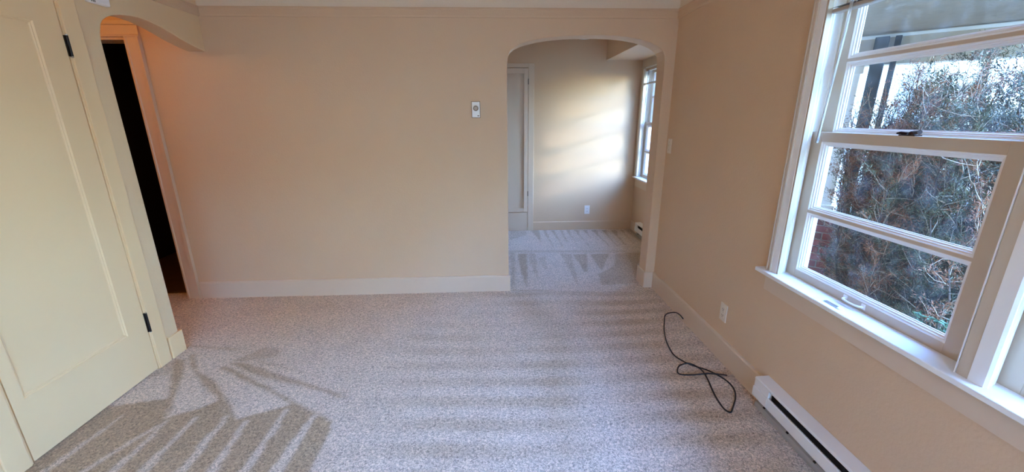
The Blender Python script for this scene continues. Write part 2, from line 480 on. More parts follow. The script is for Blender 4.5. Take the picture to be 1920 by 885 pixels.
arch2 = [(2.470, 1.82), (2.470, 1.87), (2.479, 1.913), (2.495, 1.955), (2.512, 1.976), (2.539, 1.995), (2.58, 2.014), (2.632, 2.028), (2.70, 2.038), (2.761, 2.041), (2.84, 2.036), (2.916, 2.023), (3.0, 2.003), (3.084, 1.978), (3.16, 1.961), (3.229, 1.947), (D, 1.934)]
outline = [(-2.30, 0), (1.54, 0), (1.54, 2.07), (2.275, 2.07), (2.275, 0), (2.470, 0)] + arch2 + [(D, CEIL), (-2.30, CEIL)]
struct(obj('wall_left', prism(outline, 0, L-0.126, L), 'wall_cream', bevel=0.005), 'tan plaster wall with door and arched hall opening')

def window_wall(name, x0, x1, y0, y1, opens, ztop, mat):
    bs = [(x0, x1, y0, y1, -0.4, SILL), (x0, x1, y0, y1, HEAD, ztop)]
    e = y0
    for a_, b_ in opens:
        bs.append((x0, x1, e, a_, SILL, HEAD)); e = b_
    bs.append((x0, x1, e, y1, SILL, HEAD))
    return struct(obj(name, boxes(*bs), mat))
OPEN_R = [(-0.745, 0.105), (0.110, 0.985), (0.990, 1.870)]
window_wall('wall_right', W, W+0.153, -2.30, D, OPEN_R, CEIL, 'wall2')
OPEN_A = [(3.52, 4.345), (4.350, 5.230)]
window_wall('wall_alcove_right', XA, XA+0.17, D1, D2+0.15, OPEN_A, CEIL, 'wall')
struct(obj('wall_alcove_back', boxes((-1.35, XA, D2, D2+0.15, 0, CEIL)), 'wall'), 'pale wall at the back of the dining nook')
struct(obj('wall_alcove_left', boxes((-1.35, -1.20, D1, D2, 0, CEIL)), 'wall'))
FX0, FX1 = -0.85, 1.20
struct(obj('wall_front', boxes((-3.75, FX0, -2.45, -2.30, 0, CEIL), (FX1, W+0.153, -2.45, -2.30, 0, CEIL), (FX0, FX1, -2.45, -2.30, 0, SILL), (FX0, FX1, -2.45, -2.30, HEAD, CEIL)), 'wall'))
fw = empty('window_6', (0, -2.375, SILL)); struct(fw, 'front window behind the camera')
obj('frame', boxes((FX0, FX0+0.06, -2.42, -2.34, SILL, HEAD), (FX1-0.06, FX1, -2.42, -2.34, SILL, HEAD), (FX0+0.06, FX1-0.06, -2.42, -2.34, SILL, SILL+0.06), (FX0+0.06, FX1-0.06, -2.42, -2.34, HEAD-0.06, HEAD), (-0.03, 0.03, -2.42, -2.34, SILL+0.06, HEAD-0.06)), 'white', fw)
obj('pane', boxes((FX0+0.05, -0.025, -2.382, -2.378, SILL+0.05, HEAD-0.05)), 'glass', fw)
obj('pane', boxes((0.025, FX1-0.05, -2.382, -2.378, SILL+0.05, HEAD-0.05)), 'glass', fw)
struct(obj('wall_hall_left', boxes((-3.75, -3.62, -2.30, D, 0, CEIL)), 'wall'))
struct(obj('wall_hall_end', boxes((-3.62, L-0.126, 0.80, 0.92, 0, CEIL)), 'wall'))
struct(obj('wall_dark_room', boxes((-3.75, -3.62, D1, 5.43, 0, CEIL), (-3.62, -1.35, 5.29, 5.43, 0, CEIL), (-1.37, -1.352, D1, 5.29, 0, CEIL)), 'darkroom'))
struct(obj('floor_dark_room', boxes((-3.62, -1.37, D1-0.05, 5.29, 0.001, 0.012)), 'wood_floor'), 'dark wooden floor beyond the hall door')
struct(obj('ceiling', boxes((-3.75, XA+0.17, -2.45, D2+0.15, CEIL, CEIL+0.12)), 'ceiling'), 'off-white ceiling')
struct(obj('ceiling_soffit', boxes((1.395, XA, D1, D2, 2.121, CEIL)), 'wall', bevel=0.004), 'lowered ceiling box over the nook window')

# ---- picture rail
rp = [(0, 2.165), (0.006, 2.167), (0.010, 2.178), (0.010, 2.215), (0.016, 2.222), (0.016, 2.230), (0, 2.230)]
struct(obj('trim_1', prism([(D-a_, z) for a_, z in rp], 0, L+0.016, W-0.016), 'wall'), 'picture rail along the far wall')
struct(obj('trim_2', prism([(W-a_, z) for a_, z in rp], 1, -2.3, D), 'wall'), 'picture rail above the windows')
struct(obj('trim_3', prism([(L+a_, z) for a_, z in rp], 1, -2.3, D), 'wall'), 'picture rail on the door wall')

# ---- baseboards
BH = 0.147
def bprof(s, w):   # profile in (offset, z)
    return [(s, 0), (s+w*0.014, 0), (s+w*0.014, BH-0.012), (s+w*0.010, BH-0.003), (s, BH)]
o = obj('baseboard_back', prism(bprof(D, -1), 0, -2.49, 0.132), 'trim')
struct(o, 'painted baseboard of the far wall')
obj('end_return', boxes((0.119, 0.132, D, D1, 0, BH), (0.119, 0.132, D-0.014, D, 0, 0.001)), 'trim', o)
o = obj('baseboard_pier', boxes((1.316, W-0.0135, D-0.014, D, 0, BH), (1.316, 1.329, D, D1+0.014, 0, BH)), 'trim', bevel=0.004)
struct(o, 'painted baseboard block at the foot of the arch pier')
bm = bmesh.new(); addprism(bm, [(p[0], p[1]) for p in bprof(W, -1)], 1, 1.765, D)
struct(obj('baseboard_right', bm, 'trim'), 'painted baseboard under the window wall')
o = obj('baseboard_left', boxes((L, L+0.014, 2.372, 2.487, 0, BH), (L-0.126, L, 2.470, 2.487, 0, BH)), 'door', bevel=0.003)
struct(o, 'painted baseboard at the end of the door wall')
struct(obj('baseboard_alcove_back', prism([(D2, 0), (D2-0.010, 0), (D2-0.010, 0.108), (D2-0.006, 0.114), (D2, 0.116)], 0, 0.522, XA), 'wall'), 'baseboard at the back of the nook')
struct(obj('baseboard_alcove_right', prism([(XA, 0), (XA-0.010, 0), (XA-0.010, 0.108), (XA, 0.116)], 1, 4.94, D2-0.010), 'trim'), 'short baseboard in the nook corner')

# ---- door on the left wall
dr = empty('door_1', (L, 1.56, 0)); struct(dr, 'closed cream one-panel door with black hinges')
xf = L + 0.004                       # face of the door
PY0, PY1, PZ0, PZ1 = 1.606, 2.136, 0.298, 1.90
bm = boxes((xf-0.036, xf, 1.557, PY0, 0.008, 2.055), (xf-0.036, xf, PY1, 2.258, 0.008, 2.055), (xf-0.036, xf, PY0, PY1, 0.008, PZ0), (xf-0.036, xf, PY0, PY1, PZ1, 2.055))
slab = obj('door_frame', bm, 'door', dr)
bm = bmesh.new(); addring(bm, PY0, PY1, PZ0, PZ1, [(0, xf-0.0005), (0.005, xf-0.006), (0.009, xf-0.0055), (0.013, xf-0.0095), (0.016, xf-0.0098), (0.016, xf-0.02), (0, xf-0.02)])
obj('panel_moulding', bm, 'door', dr)
obj('door_panel', boxes((xf-0.028, xf-0.0105, PY0+0.004, PY1-0.004, PZ0+0.004, PZ1-0.004)), 'door', dr)
for z0, z1 in ((1.765, 1.860), (0.254, 0.374)):
    bm = bmesh.new()
    addlathe(bm, [(0.001, 0), (0.0055, 0.001), (0.0055, z1-z0-0.001), (0.001, z1-z0)], 12, (L+0.014, 2.2665, z0))
    addbox(bm, L+0.003, L+0.0085, 2.2585, 2.2745, z0, z1)
    h = obj('hinge', bm, 'black', dr)
    bm = bmesh.new()
    addlathe(bm, [(0.0055, 0), (0.0065, 0.003), (0.002, 0.007)], 12, (L+0.014, 2.2665, z1)); addlathe(bm, [(0.002, -0.007), (0.0065, -0.003), (0.0055, 0)], 12, (L+0.014, 2.2665, z0))
    obj('hinge_tip', bm, 'steel', h)
cs = obj('door_casing', boxes((L, L+0.011, 2.2735, 2.362, 0, 2.14), (L, L+0.011, 1.455, 1.5435, 0, 2.14), (L, L+0.011, 1.5435, 2.2735, 2.066, 2.14)), 'door', bevel=0.003)
cs.parent = dr; cs.matrix_parent_inverse = worldmat(dr).inverted()
obj('door_jamb', boxes((L-0.12, L+0.004, 2.2645, 2.2735, 0, 2.066), (L-0.12, L+0.004, 1.5435, 1.5525, 0, 2.066), (L-0.12, L+0.004, 1.5525, 2.2645, 2.058, 2.066), (L-0.055, L-0.036, 1.5525, 2.2645, 0, 2.058)), 'door', dr)

# ---- doorway at the end of the hall
d2 = empty('door_2', (-2.60, D, 0)); struct(d2, 'painted hall door frame around a dark opening')
cp = lambda x, s: [(x, D), (x, D-0.018), (x+s*0.012, D-0.020), (x+s*0.018, D-0.014), (x+s*0.075, D-0.014), (x+s*0.080, D-0.024), (x+s*0.104, D-0.026), (x+s*0.106, D)]
obj('door_casing', prism(cp(-2.605, 1), 2, 0, 2.03), 'trim', d2)
obj('door_casing', prism(cp(-3.415, -1), 2, 0, 2.03), 'trim', d2)
hp = [(y, 2.03 + (x + 2.605)) for x, y in cp(-2.605, 1)]
obj('header_casing', prism(hp, 0, -3.521, -2.499), 'trim', d2)
obj('door_jamb', boxes((-2.618, -2.600, D-0.003, D1+0.003, 0, 2.03), (-3.42, -3.402, D-0.003, D1+0.003, 0, 2.03), (-3.402, -2.618, D-0.003, D1+0.003, 2.012, 2.03)), 'trim', d2)

# ---- windows
def window(name, xi, ya, yb, label, full=True, hw=True):
    """double-hung window, jamb faces at ya (near) and yb (far), interior wall plane xi"""
    w = empty(name, (xi, yb, SILL)); struct(w, label)
    t = 0.015
    bm = boxes((xi-0.012, xi+0.168, yb, yb+t, SILL, HEAD), (xi-0.012, xi+0.168, ya-t, ya, SILL, HEAD), (xi-0.012, xi+0.168, ya, yb, HEAD-t, HEAD))
    obj('jamb', bm, 'white', w)
    # fluted inner stops
    prof = [(-0.022, 0.001), (-0.022, -0.038), (-0.016, -0.045), (-0.008, -0.043), (-0.004, -0.033), (0.003, -0.033), (0.008, -0.037), (0.015, -0.034), (0.018, -0.024), (0.024, -0.024), (0.029, -0.028), (0.035, -0.025), (0.038, -0.014), (0.044, -0.016), (0.0465, -0.008), (0.0465, 0.001)]
    obj('stop_moulding', prism([(xi+p, yb+q) for p, q in prof], 2, SILL+0.02, HEAD-t), 'white', w)
    obj('stop_moulding', prism([(xi+p, ya-q*0.08) for p, q in prof], 2, SILL+0.02, HEAD-t), 'white', w)
    obj('parting_bead', boxes((xi+0.0825, xi+0.0875, yb-0.008, yb, SILL+0.02, HEAD-t), (xi+0.0825, xi+0.0875, ya, ya+0.008, SILL+0.02, HEAD-t)), 'white', w)
    obj('outer_sill', prism([(xi+0.06, SILL), (xi+0.06, SILL+0.014), (xi+0.19, SILL-0.006), (xi+0.19, SILL-0.03), (xi+0.153, SILL-0.03), (xi+0.153, SILL)], 1, ya, yb), 'white', w)
    def sash(nm, f, z0, z1, rb, rt, mz):
        sw, sn = 0.068, 0.098
        y0, y1 = ya+0.003, yb-0.003
        bs = [(f, f+0.034, y0, y0+sn, z0, z1), (f, f+0.034, y1-sw, y1, z0, z1), (f, f+0.034, y0+sn, y1-sw, z0, z0+rb), (f, f+0.034, y0+sn, y1-sw, z1-rt, z1)]
        s = obj(nm, boxes(*bs), 'sash', w, bevel=0.0015)
        mun = obj('muntin', boxes((f+0.001, f+0.033, y0+sn, y1-sw, mz-0.006, mz+0.006)), 'sash', s)
        for za, zb in ((z0+rb, mz-0.006), (mz+0.006, z1-rt)):
            bm = bmesh.new()
            addring(bm, y0+sn, y1-sw, za, zb, [(0, f+0.001), (0.003, f+0.001), (0.006, f+0.006), (0.0105, f+0.007), (0.0115, f+0.012), (0.0165, f+0.014), (0.018, f+0.020), (0.021, f+0.021), (0.021, f+0.025), (0, f+0.025)])
            obj('glazing_bead', bm, 'white', s)
            obj('pane', boxes((f+0.021, f+0.0245, y0+sn+0.006, y1-sw-0.006, za+0.006, zb-0.006)), 'glass', s)
        return s, y0, y1
    s, y0, y1 = sash('lower_sash', xi+0.048, SILL+0.0165, 1.398, 0.038, 0.040, 1.043)
    sash('upper_sash', xi+0.088, 1.362, HEAD-t-0.002, 0.034, 0.045, 1.690)
    if hw:
        yc = (y0+y1)/2 - 0.018
        # sash lock
        bm = bmesh.new()
        addbox(bm, xi+0.052, xi+0.080, yc-0.028, yc+0.030, 1.398, 1.402)
        addlathe(bm, [(0.011, 0), (0.011, 0.008), (0.006, 0.012)], 14, (xi+0.068, yc-0.004, 1.402))
        addtube(bm, [(xi+0.068, yc-0.004, 1.410), (xi+0.060, yc-0.022, 1.411), (xi+0.056, yc-0.040, 1.412)], [0.005, 0.0055, 0.008], 8)
        addtube(bm, [(xi+0.068, yc+0.012, 1.404), (xi+0.062, yc+0.034, 1.407), (xi+0.058, yc+0.044, 1.405)], [0.006, 0.005, 0.003], 8)
        obj('sash_lock', bm, 'bronze', s)
        # lift handle on the bottom rail
        yh, zh, xs_ = (y0+y1)/2 + 0.015, SILL+0.040, xi+0.048
        bm = boxes((xs_-0.003, xs_, yh+0.034, yh+0.052, zh-0.010, zh+0.012), (xs_-0.003, xs_, yh-0.052, yh-0.034, zh-0.010, zh+0.012))
        addtube(bm, smoothpath([(xs_-0.002, yh+0.043, zh), (xs_-0.018, yh+0.036, zh-0.001), (xs_-0.022, yh, zh-0.002), (xs_-0.018, yh-0.036, zh-0.001), (xs_-0.002, yh-0.043, zh)], 5), 0.0042, 8)
        obj('lift_handle', bm, 'white', s, smooth=False)
    return w

def casing_side(xi, y_out, y_in):
    d = 1 if y_out > y_in else -1
    p = [(0, 0), (-0.021, -0.002), (-0.029, -0.006), (-0.030, -0.012), (-0.024, -0.016), (-0.024, -0.022), (-0.030, -0.026), (-0.028, -0.033), (-0.021, -0.037)]
    pts = [(xi+a_, y_out + d*q) for a_, q in p] + [(xi-0.021, y_in), (xi, y_in)]
    return pts

def window_set(first_n, xi, opens, yfar, ynear, label, sill_label, hw):
    ws = []
    n = first_n
    for k, (a_, b_) in enumerate(reversed(opens)):
        ws.append(window('window_%d' % n, xi, a_+0.015, b_-0.015, label[k], hw=hw))
        n += 1
    w0 = ws[0]
    z0, z1 = SILL+0.02, HEAD+0.10
    obj('side_casing', prism(casing_side(xi, yfar, yfar-0.083), 2, z0, HEAD-0.0), 'sash', w0)
    obj('side_casing', prism(casing_side(xi, ynear, ynear+0.083), 2, z0, HEAD-0.0), 'sash', ws[-1])
    obj('head_casing', boxes((xi-0.021, xi, ynear, yfar, HEAD, z1-0.01), (xi-0.034, xi, ynear-0.01, yfar+0.01, z1-0.012, z1), (xi-0.028, xi, ynear, yfar, HEAD, HEAD+0.012)), 'sash', w0)
    for k in range(len(opens)-1):
        a_, b_ = opens[len(opens)-2-k][1], opens[len(opens)-1-k][0]
        obj('mullion_casing', boxes((xi-0.021, xi, a_-0.051, b_+0.012, z0, HEAD)), 'sash', ws[k+1])
    return ws
WIN = window_set(1, W, OPEN_R, 1.888, -0.82, ['far window of the living room, double-hung, with sash lock and lift handle', 'middle window of the living room, double-hung', 'near window of the living room, double-hung'], '', True)
# stool and apron under the three windows
def stool(xi, yfar, ynear, front, parent, z=SILL+0.02, apr=0.607):
    st = obj('window_sill', boxes((xi-front, xi+0.049, ynear-0.03, yfar+0.035, z-0.020, z)), 'white', parent, bevel=0.004)
    obj('apron', prism([(xi, apr), (xi-0.014, apr), (xi-0.014, z-0.032), (xi-0.022, z-0.020), (xi, z-0.020)], 1, ynear, yfar+0.005), 'trim', parent)
stool(W, 1.888, -0.82, 0.058, WIN[0])
WINA = window_set(4, XA, OPEN_A, 5.248, 3.50, ['far window of the nook, double-hung', 'near window of the nook, double-hung'], '', False)
stool(XA, 5.22, 3.53, 0.05, WINA[0], apr=0.595)

# ================================================================== THINGS IN THE ROOM
# ---- baseboard heaters
def heater(xw, yf, yn, label, slot_from):
    h = empty('baseboard_heater', (xw-0.035, (yf+yn)/2, 0)); tag(h, label, 'heater')
    xf = xw-0.070
    obj('top_cover', prism([(xw-0.001, 0.1775), (xw-0.001, 0.169), (xf+0.004, 0.163), (xf-0.001, 0.163), (xf-0.001, 0.1715), (xf+0.003, 0.1755)], 1, yn, yf), 'heater', h)
    obj('front_panel', prism([(xf, 0.068), (xf-0.003, 0.072), (xf-0.003, 0.123), (xf+0.001, 0.127), (xf+0.009, 0.124), (xf+0.009, 0.120), (xf+0.002, 0.120), (xf+0.002, 0.068)], 1, yn+0.10, slot_from), 'heater', h)
    e1 = obj('end_cap', boxes((xf, xw-0.001, slot_from, yf-0.0005, 0.0735, 0.1628), (xf-0.0045, xf, slot_from+0.001, yf, 0.070, 0.1235)), 'heater', h, bevel=0.0015)
    obj('end_cap', boxes((xf, xw-0.001, yn+0.0005, yn+0.10, 0.0735, 0.1628), (xf-0.0045, xf, yn, yn+0.099, 0.070, 0.1235)), 'heater', h, bevel=0.0015)
    obj('back_plate', boxes((xw-0.006, xw-0.001, yn+0.1, slot_from, 0.03, 0.168)), 'dark', h)
    bm = bmesh.new()
    y = yn+0.11
    while y < slot_from-0.005:
        addbox(bm, xw-0.058, xw-0.006, y, y+0.0008, 0.078, 0.150); y += 0.0065
    addtube(bm, [(xw-0.032, yn+0.1, 0.112), (xw-0.032, slot_from, 0.112)], 0.006, 8)
    f = obj('heating_fins', bm, 'dark', h); f['kind'] = 'stuff'
    obj('base_channel', prism([(xw-0.001, 0.0), (xw-0.052, 0.0), (xw-0.054, 0.016), (xw-0.050, 0.030), (xw-0.044, 0.034), (xw-0.044, 0.064), (xw-0.001, 0.066)], 1, yn+0.004, yf-0.006), 'concrete', h)
    y = yf - 0.075
    while y > yn + 0.05:
        obj('mounting_clip', boxes((xw-0.051, xw-0.040, y, y+0.010, 0.033, 0.040)), 'dark', h); y -= 0.17

    return h
heater(W, 1.757, 0.02, 'long white electric baseboard heater under the living room windows', 1.648)
heater(XA, 4.935, 3.60, 'white baseboard heater under the nook window, seen past the arch pier', 4.860)

# ---- outlets, switch, thermostat
def outlet(name, base, ax, label, mat, cat='outlet', switch=False):
    """wall plate: base = centre on the wall, ax = 'x' (wall facing -x) or 'y' (facing -y)"""
    o = empty(name, base); tag(o, label, cat)
    bx_, by_, bz_ = base
    def B(u0, u1, d0, d1, z0, z1):
        return (bx_-d1, bx_-d0, by_+u0, by_+u1, bz_+z0, bz_+z1) if ax == 'x' else (bx_+u0, bx_+u1, by_-d1, by_-d0, bz_+z0, bz_+z1)
    obj('cover_plate', boxes(B(-0.035, 0.035, 0, 0.006, -0.057, 0.057)), mat, o, bevel=0.003)
    if switch:
        obj('toggle_surround', boxes(B(-0.006, 0.006, 0.006, 0.007, -0.013, 0.013)), mat, o)
        obj('toggle', boxes(B(-0.004, 0.004, 0.007, 0.018, -0.003, 0.009)), mat, o, bevel=0.001)
        for z in (-0.03, 0.03):
            obj('screw', boxes(B(-0.003, 0.003, 0.006, 0.0075, z-0.003, z+0.003)), 'steel', o, bevel=0.001)
    else:
        for z in (-0.0195, 0.0195):
            r = obj('receptacle', boxes(B(-0.0165, 0.0165, 0.006, 0.0085, z-0.0145, z+0.0145)), mat, o, bevel=0.004, bseg=3)
            obj('slot', boxes(B(-0.0075, -0.005, 0.0082, 0.0088, z-0.002, z+0.007)), 'dark', r)
            obj('slot', boxes(B(0.005, 0.0075, 0.0082, 0.0088, z-0.002, z+0.007)), 'dark', r)
            obj('slot', boxes(B(-0.0022, 0.0022, 0.0082, 0.0088, z-0.009, z-0.005)), 'dark', r)
        obj('screw', boxes(B(-0.002, 0.002, 0.006, 0.0075, -0.002, 0.002)), 'steel', o)
    return o
outlet('power_outlet', (W, 2.217, 0.305), 'x', 'tan power outlet low on the wall beside the black cable', 'plastic')
outlet('power_outlet', (1.244, D2, 0.272), 'y', 'white power outlet on the back wall of the nook', 'plastic_white')
outlet('light_switch', (W, 3.245, 1.240), 'x', 'tan light switch plate beside the arch pier', 'plastic', 'switch', True)

t = empty('thermostat', (-0.124, D, 1.524)); tag(t, 'small white wall thermostat with round brown dial on the far wall', 'thermostat')
obj('housing', boxes((-0.155, -0.094, D-0.026, D-0.004, 1.466, 1.582)), 'plastic_white', t, bevel=0.004)
obj('mounting_plate', boxes((-0.158, -0.091, D-0.004, D, 1.463, 1.585)), 'dial', t)
bm = bmesh.new(); addlathe(bm, [(0.0195, 0.0), (0.0195, -0.006), (0.017, -0.009), (0.001, -0.0095)], 28, (-0.1245, D-0.026, 1.533), 'y')
dl = obj('dial', bm, 'dial', t)
bm = bmesh.new(); addlathe(bm, [(0.0125, 0.0), (0.0125, -0.003), (0.001, -0.0032)], 24, (-0.1245, D-0.0352, 1.533), 'y')
obj('dial_face', bm, simple('dial_face', (0.42, 0.31, 0.20), 0.35), dl)
obj('name_tag', boxes((-0.113, -0.099, D-0.0268, D-0.0258, 1.474, 1.482)), 'dial', t)

# ---- chime above the hall arch (only its lower edge is in the picture)
cx = empty('door_chime', (L, 2.478, 2.10)); tag(cx, 'white box on the door wall above the hall arch, cut off by the top edge', 'chime')
obj('cover', boxes((L, L+0.030, 2.425, 2.552, 2.045, 2.150)), 'plastic_white', cx, bevel=0.010, bseg=3)
for k in range(3):
    obj('vent_slot', boxes((L+0.004, L+0.0305, 2.437+k*0.009, 2.441+k*0.009, 2.050, 2.10)), 'dark', cx)

# ---- black cable on the carpet
cz = 0.005
path = [(1.383, 2.655, 0.030), (1.376, 2.70, 0.040), (1.365, 2.75, 0.034), (1.330, 2.785, 0.012), (1.290, 2.755, cz), (1.255, 2.68, cz), (1.197, 2.545, cz), (1.150, 2.390, cz), (1.131, 2.243, cz), (1.158, 2.164, cz), (1.200, 2.111, cz),
        (1.270, 2.053, cz), (1.318, 1.968, cz), (1.322, 1.890, cz), (1.290, 1.815, cz), (1.226, 1.732, cz), (1.196, 1.702, cz), (1.178, 1.735, cz), (1.188, 1.839, cz), (1.220, 1.988, cz+0.003), (1.222, 2.070, cz+0.004), (1.180, 2.122, cz+0.009), (1.119, 2.118, cz), (1.081, 2.066, cz), (1.082, 2.030, cz), (1.155, 2.017, cz+0.003), (1.240, 2.016, cz+0.010), (1.311, 2.009, cz+0.006), (1.350, 2.006, cz)]
cb = empty('coaxial_cable', (1.2, 2.1, 0)); tag(cb, 'black cable lying in a loop on the carpet beside the heater', 'cable')
bm = bmesh.new(); addtube(bm, smoothpath(path, 7), 0.0042, 8)
obj('cord', bm, 'cable', cb, smooth=True)
bm = bmesh.new(); addtube(bm, [(1.350, 2.006, cz), (1.368, 2.005, cz)], 0.0056, 6); addtube(bm, [(1.368, 2.005, cz), (1.374, 2.005, cz)], 0.004, 8); addtube(bm, [(1.374, 2.005, cz), (1.386, 2.004, cz)], 0.0056, 6)
obj('plug', bm, 'steel', cb)

# ---- loose metal strip on the sill
ml = empty('metal_latch', (W-0.022, 1.44, SILL+0.02)); tag(ml, 'small silver metal latch lying on the sill below the lift handle', 'latch')
zs = SILL+0.0205
obj('strip', boxes((W-0.030, W-0.014, 1.437, 1.505, zs, zs+0.003)), 'steel', ml, bevel=0.0008)
bm = bmesh.new(); addlathe(bm, [(0.013, 0), (0.013, 0.002), (0.009, 0.005), (0.001, 0.006)], 18, (W-0.022, 1.428, zs))
obj('round_tip', bm, 'white', ml)

# ---- venetian blinds, drawn up
def blind(xi, ya, yb, zbot, n, pitch, label, wand=True):
    v = empty('venetian_blind', (xi+0.015, (ya+yb)/2, HEAD-0.015)); tag(v, label, 'blind', None)
    x0, x1 = xi-0.004, xi+0.034
    ya, yb = ya+0.050, yb-0.050
    obj('head_rail', boxes((x0, x1, ya, yb, HEAD-0.045, HEAD-0.016)), 'blindrail', v, bevel=0.002)
    obj('bottom_rail', boxes((x0, x1, ya, yb, zbot, zbot+0.016)), 'blindrail', v, bevel=0.004)
    sm = prism([(x0, 0.0), (x0+0.010, 0.0025), (x0+0.019, 0.0033), (x0+0.028, 0.0025), (x1, 0.0), (x1, 0.0014), (x0+0.028, 0.0039), (x0+0.019, 0.0047), (x0+0.010, 0.0039), (x0, 0.0014)], 1, ya+0.002, yb-0.002)
    first = obj('slat', sm, 'slat', v)
    first.location.z = zbot+0.020
    for k in range(1, n):
        s = first.copy(); C.objects.link(s); s.parent = v; s.location.z = zbot+0.020+k*pitch
    for yy in (ya+0.12, yb-0.12):
        bm = bmesh.new(); addtube(bm, [(x0-0.001, yy, zbot+0.010), (x0-0.001, yy, HEAD-0.03)], 0.0012, 5)
        addtube(bm, [(x1+0.001, yy, zbot+0.010), (x1+0.001, yy, HEAD-0.03)], 0.0012, 5)
        obj('ladder_cord', bm, 'blindrail', v)
    if wand:
        bm = bmesh.new(); addtube(bm, [(xi-0.010, yb-0.107, 1.99), (xi-0.012, yb-0.103, 1.80), (xi-0.022, yb-0.083, 1.362)], 0.0058, 6)
        w_ = obj('tilt_wand', bm, 'clear', v)
        bm = bmesh.new(); addtube(bm, [(xi-0.0218, yb-0.0835, 1.375), (xi-0.0222, yb-0.0825, 1.356)], 0.0068, 6)
        obj('wand_tip', bm, 'clear', w_)
    return v
blind(W, 1.035, 1.855, 1.870, 12, 0.0088, 'brown venetian blind drawn up over the living room window beside the arch')
blind(XA, 4.395, 5.215, 1.832, 8, 0.0165, 'brown venetian blind drawn up over the nook window')

# ---- built-in cupboard at the back of the nook
cab = empty('built_in_cupboard', (0.05, D2, 0)); tag(cab, 'tall cream built-in cupboard with panelled door in the nook', 'cupboard')
yf_ = D2-0.018
cx0, cx1 = -0.36, 0.4435
obj('face_frame', boxes((0.449, 0.520, yf_, D2, 0, 2.085), (-0.436, -0.365, yf_, D2, 0, 2.085), (-0.365, 0.449, yf_, D2, 2.036, 2.085)), 'trim', cab, bevel=0.003)
obj('base_panel', boxes((-0.3645, 0.4485, yf_+0.004, D2, 0, 0.252)), 'trim', cab)
dz0, dz1, st = 0.259, 2.030, 0.048
dd = obj('cupboard_door', boxes((cx0, cx0+st, yf_-0.006, D2-0.001, dz0, dz1), (cx1-st, cx1, yf_-0.006, D2-0.001, dz0, dz1), (cx0+st, cx1-st, yf_-0.006, D2-0.001, dz0, dz0+st), (cx0+st, cx1-st, yf_-0.006, D2-0.001, dz1-st-0.012, dz1)), 'trim', cab, bevel=0.0015)
obj('door_panel', boxes((cx0+st, cx1-st, yf_+0.011, D2-0.001, dz0+st, dz1-st-0.012)), 'trim', dd)
for z in (1.845, 0.47):
    bm = bmesh.new(); addlathe(bm, [(0.001, 0), (0.0045, 0.001), (0.0045, 0.066), (0.001, 0.067)], 10, (0.4467, yf_-0.004, z))
    addbox(bm, 0.438, 0.4467, yf_-0.0045, yf_-0.003, z, z+0.067)
    obj('hinge', bm, 'bronze', dd)

# ---- lamps
lp = empty('ceiling_lamp', (0.915, 4.31, CEIL)); tag(lp, 'round white ceiling lamp of the nook, just visible at the arch top', 'lamp')
bm = bmesh.new(); addlathe(bm, [(0.055, 0), (0.055, -0.03), (0.04, -0.05), (0.03, -0.08)], 28, (0.915, 4.31, CEIL))
obj('canopy', bm, 'plastic_white', lp)
bm = bmesh.new(); addlathe(bm, [(0.030, -0.075), (0.045, -0.085), (0.085, -0.11), (0.110, -0.15), (0.112, -0.18), (0.098, -0.225), (0.060, -0.252), (0.001, -0.262)], 32, (0.915, 4.31, CEIL))
obj('glass_shade', bm, 'lamp_glass', lp, smooth=True)

m, nt, b = new_mat('glowing_opal'); b.inputs['Base Color'].default_value = (0.9, 0.8, 0.6, 1)
b.inputs['Emission Color'].default_value = (1.0, 0.55, 0.20, 1); b.inputs['Emission Strength'].default_value = 1.0
def lit_lamp(name, HL, label, watts, col):
    lp = empty(name, HL); tag(lp, label, 'lamp')
    bm = bmesh.new(); addlathe(bm, [(0.09, 0), (0.09, -0.02), (0.085, -0.03)], 28, HL)
    obj('lamp_base', bm, 'plastic_white', lp)
    bm = bmesh.new(); addlathe(bm, [(0.085, -0.028), (0.12, -0.05), (0.12, -0.075), (0.08, -0.105), (0.001, -0.115)], 28, HL)
    obj('lamp_shade', bm, m, lp, smooth=True)
    pl = bpy.data.lights.new('bulb', 'POINT'); pl.energy = watts; pl.color = col; pl.shadow_soft_size = 0.10
    po = bpy.data.objects.new('bulb', pl); po.location = (HL[0], HL[1], HL[2]-0.24); C.objects.link(po); po.parent = lp; po.matrix_parent_inverse = worldmat(lp).inverted()
lit_lamp('hall_lamp', (-2.95, 2.35, CEIL), 'lit round ceiling lamp of the hallway behind the arch', 1.15, (1.0, 0.50, 0.13))
lit_lamp('fill_lamp', (-0.35, -0.40, CEIL), 'added warm fill lamp over the living room, out of view', 2.2, (1.0, 0.56, 0.22))  # unseen fill lamp added for the warm ambient light

# ================================================================== OUTSIDE
GZ = -0.35
struct(obj('ground', boxes((-30, 40, -30, 40, GZ-0.1, GZ)), simple('dry_ground', (0.20, 0.14, 0.085), 0.95, bump=0.6, bscale=8, var=0.2, vscale=1.5)), 'dry pale ground outside')
# own outer wall below and above is the wall itself; eave along the window wall
struct(obj('ceiling_eave', boxes((1.56, 1.72, -2.6, 1.93, 2.46, 2.56)), 'soffit'))

struct(obj('light_block_side', boxes((6.0, 6.2, -9.0, 0.0, GZ, 4.8)), 'stucco'))  # added out of view to keep sun and low sky off the windows
struct(obj('light_block_low', boxes((6.0, 6.2, 0.0, 1.3, GZ, 2.3)), 'stucco'))  # unseen extension added to cut low sky; sun clears it to the bush tops
struct(obj('light_block_far', boxes((9.0, 9.2, 1.3, 7.0, GZ, 2.75)), 'stucco'))  # unseen block added against low sky glow in the nook
struct(obj('light_block_front', boxes((-9.0, 6.0, -9.0, -8.8, GZ, 2.9)), 'stucco'))  # added unseen, trims the low sky entering by the front window

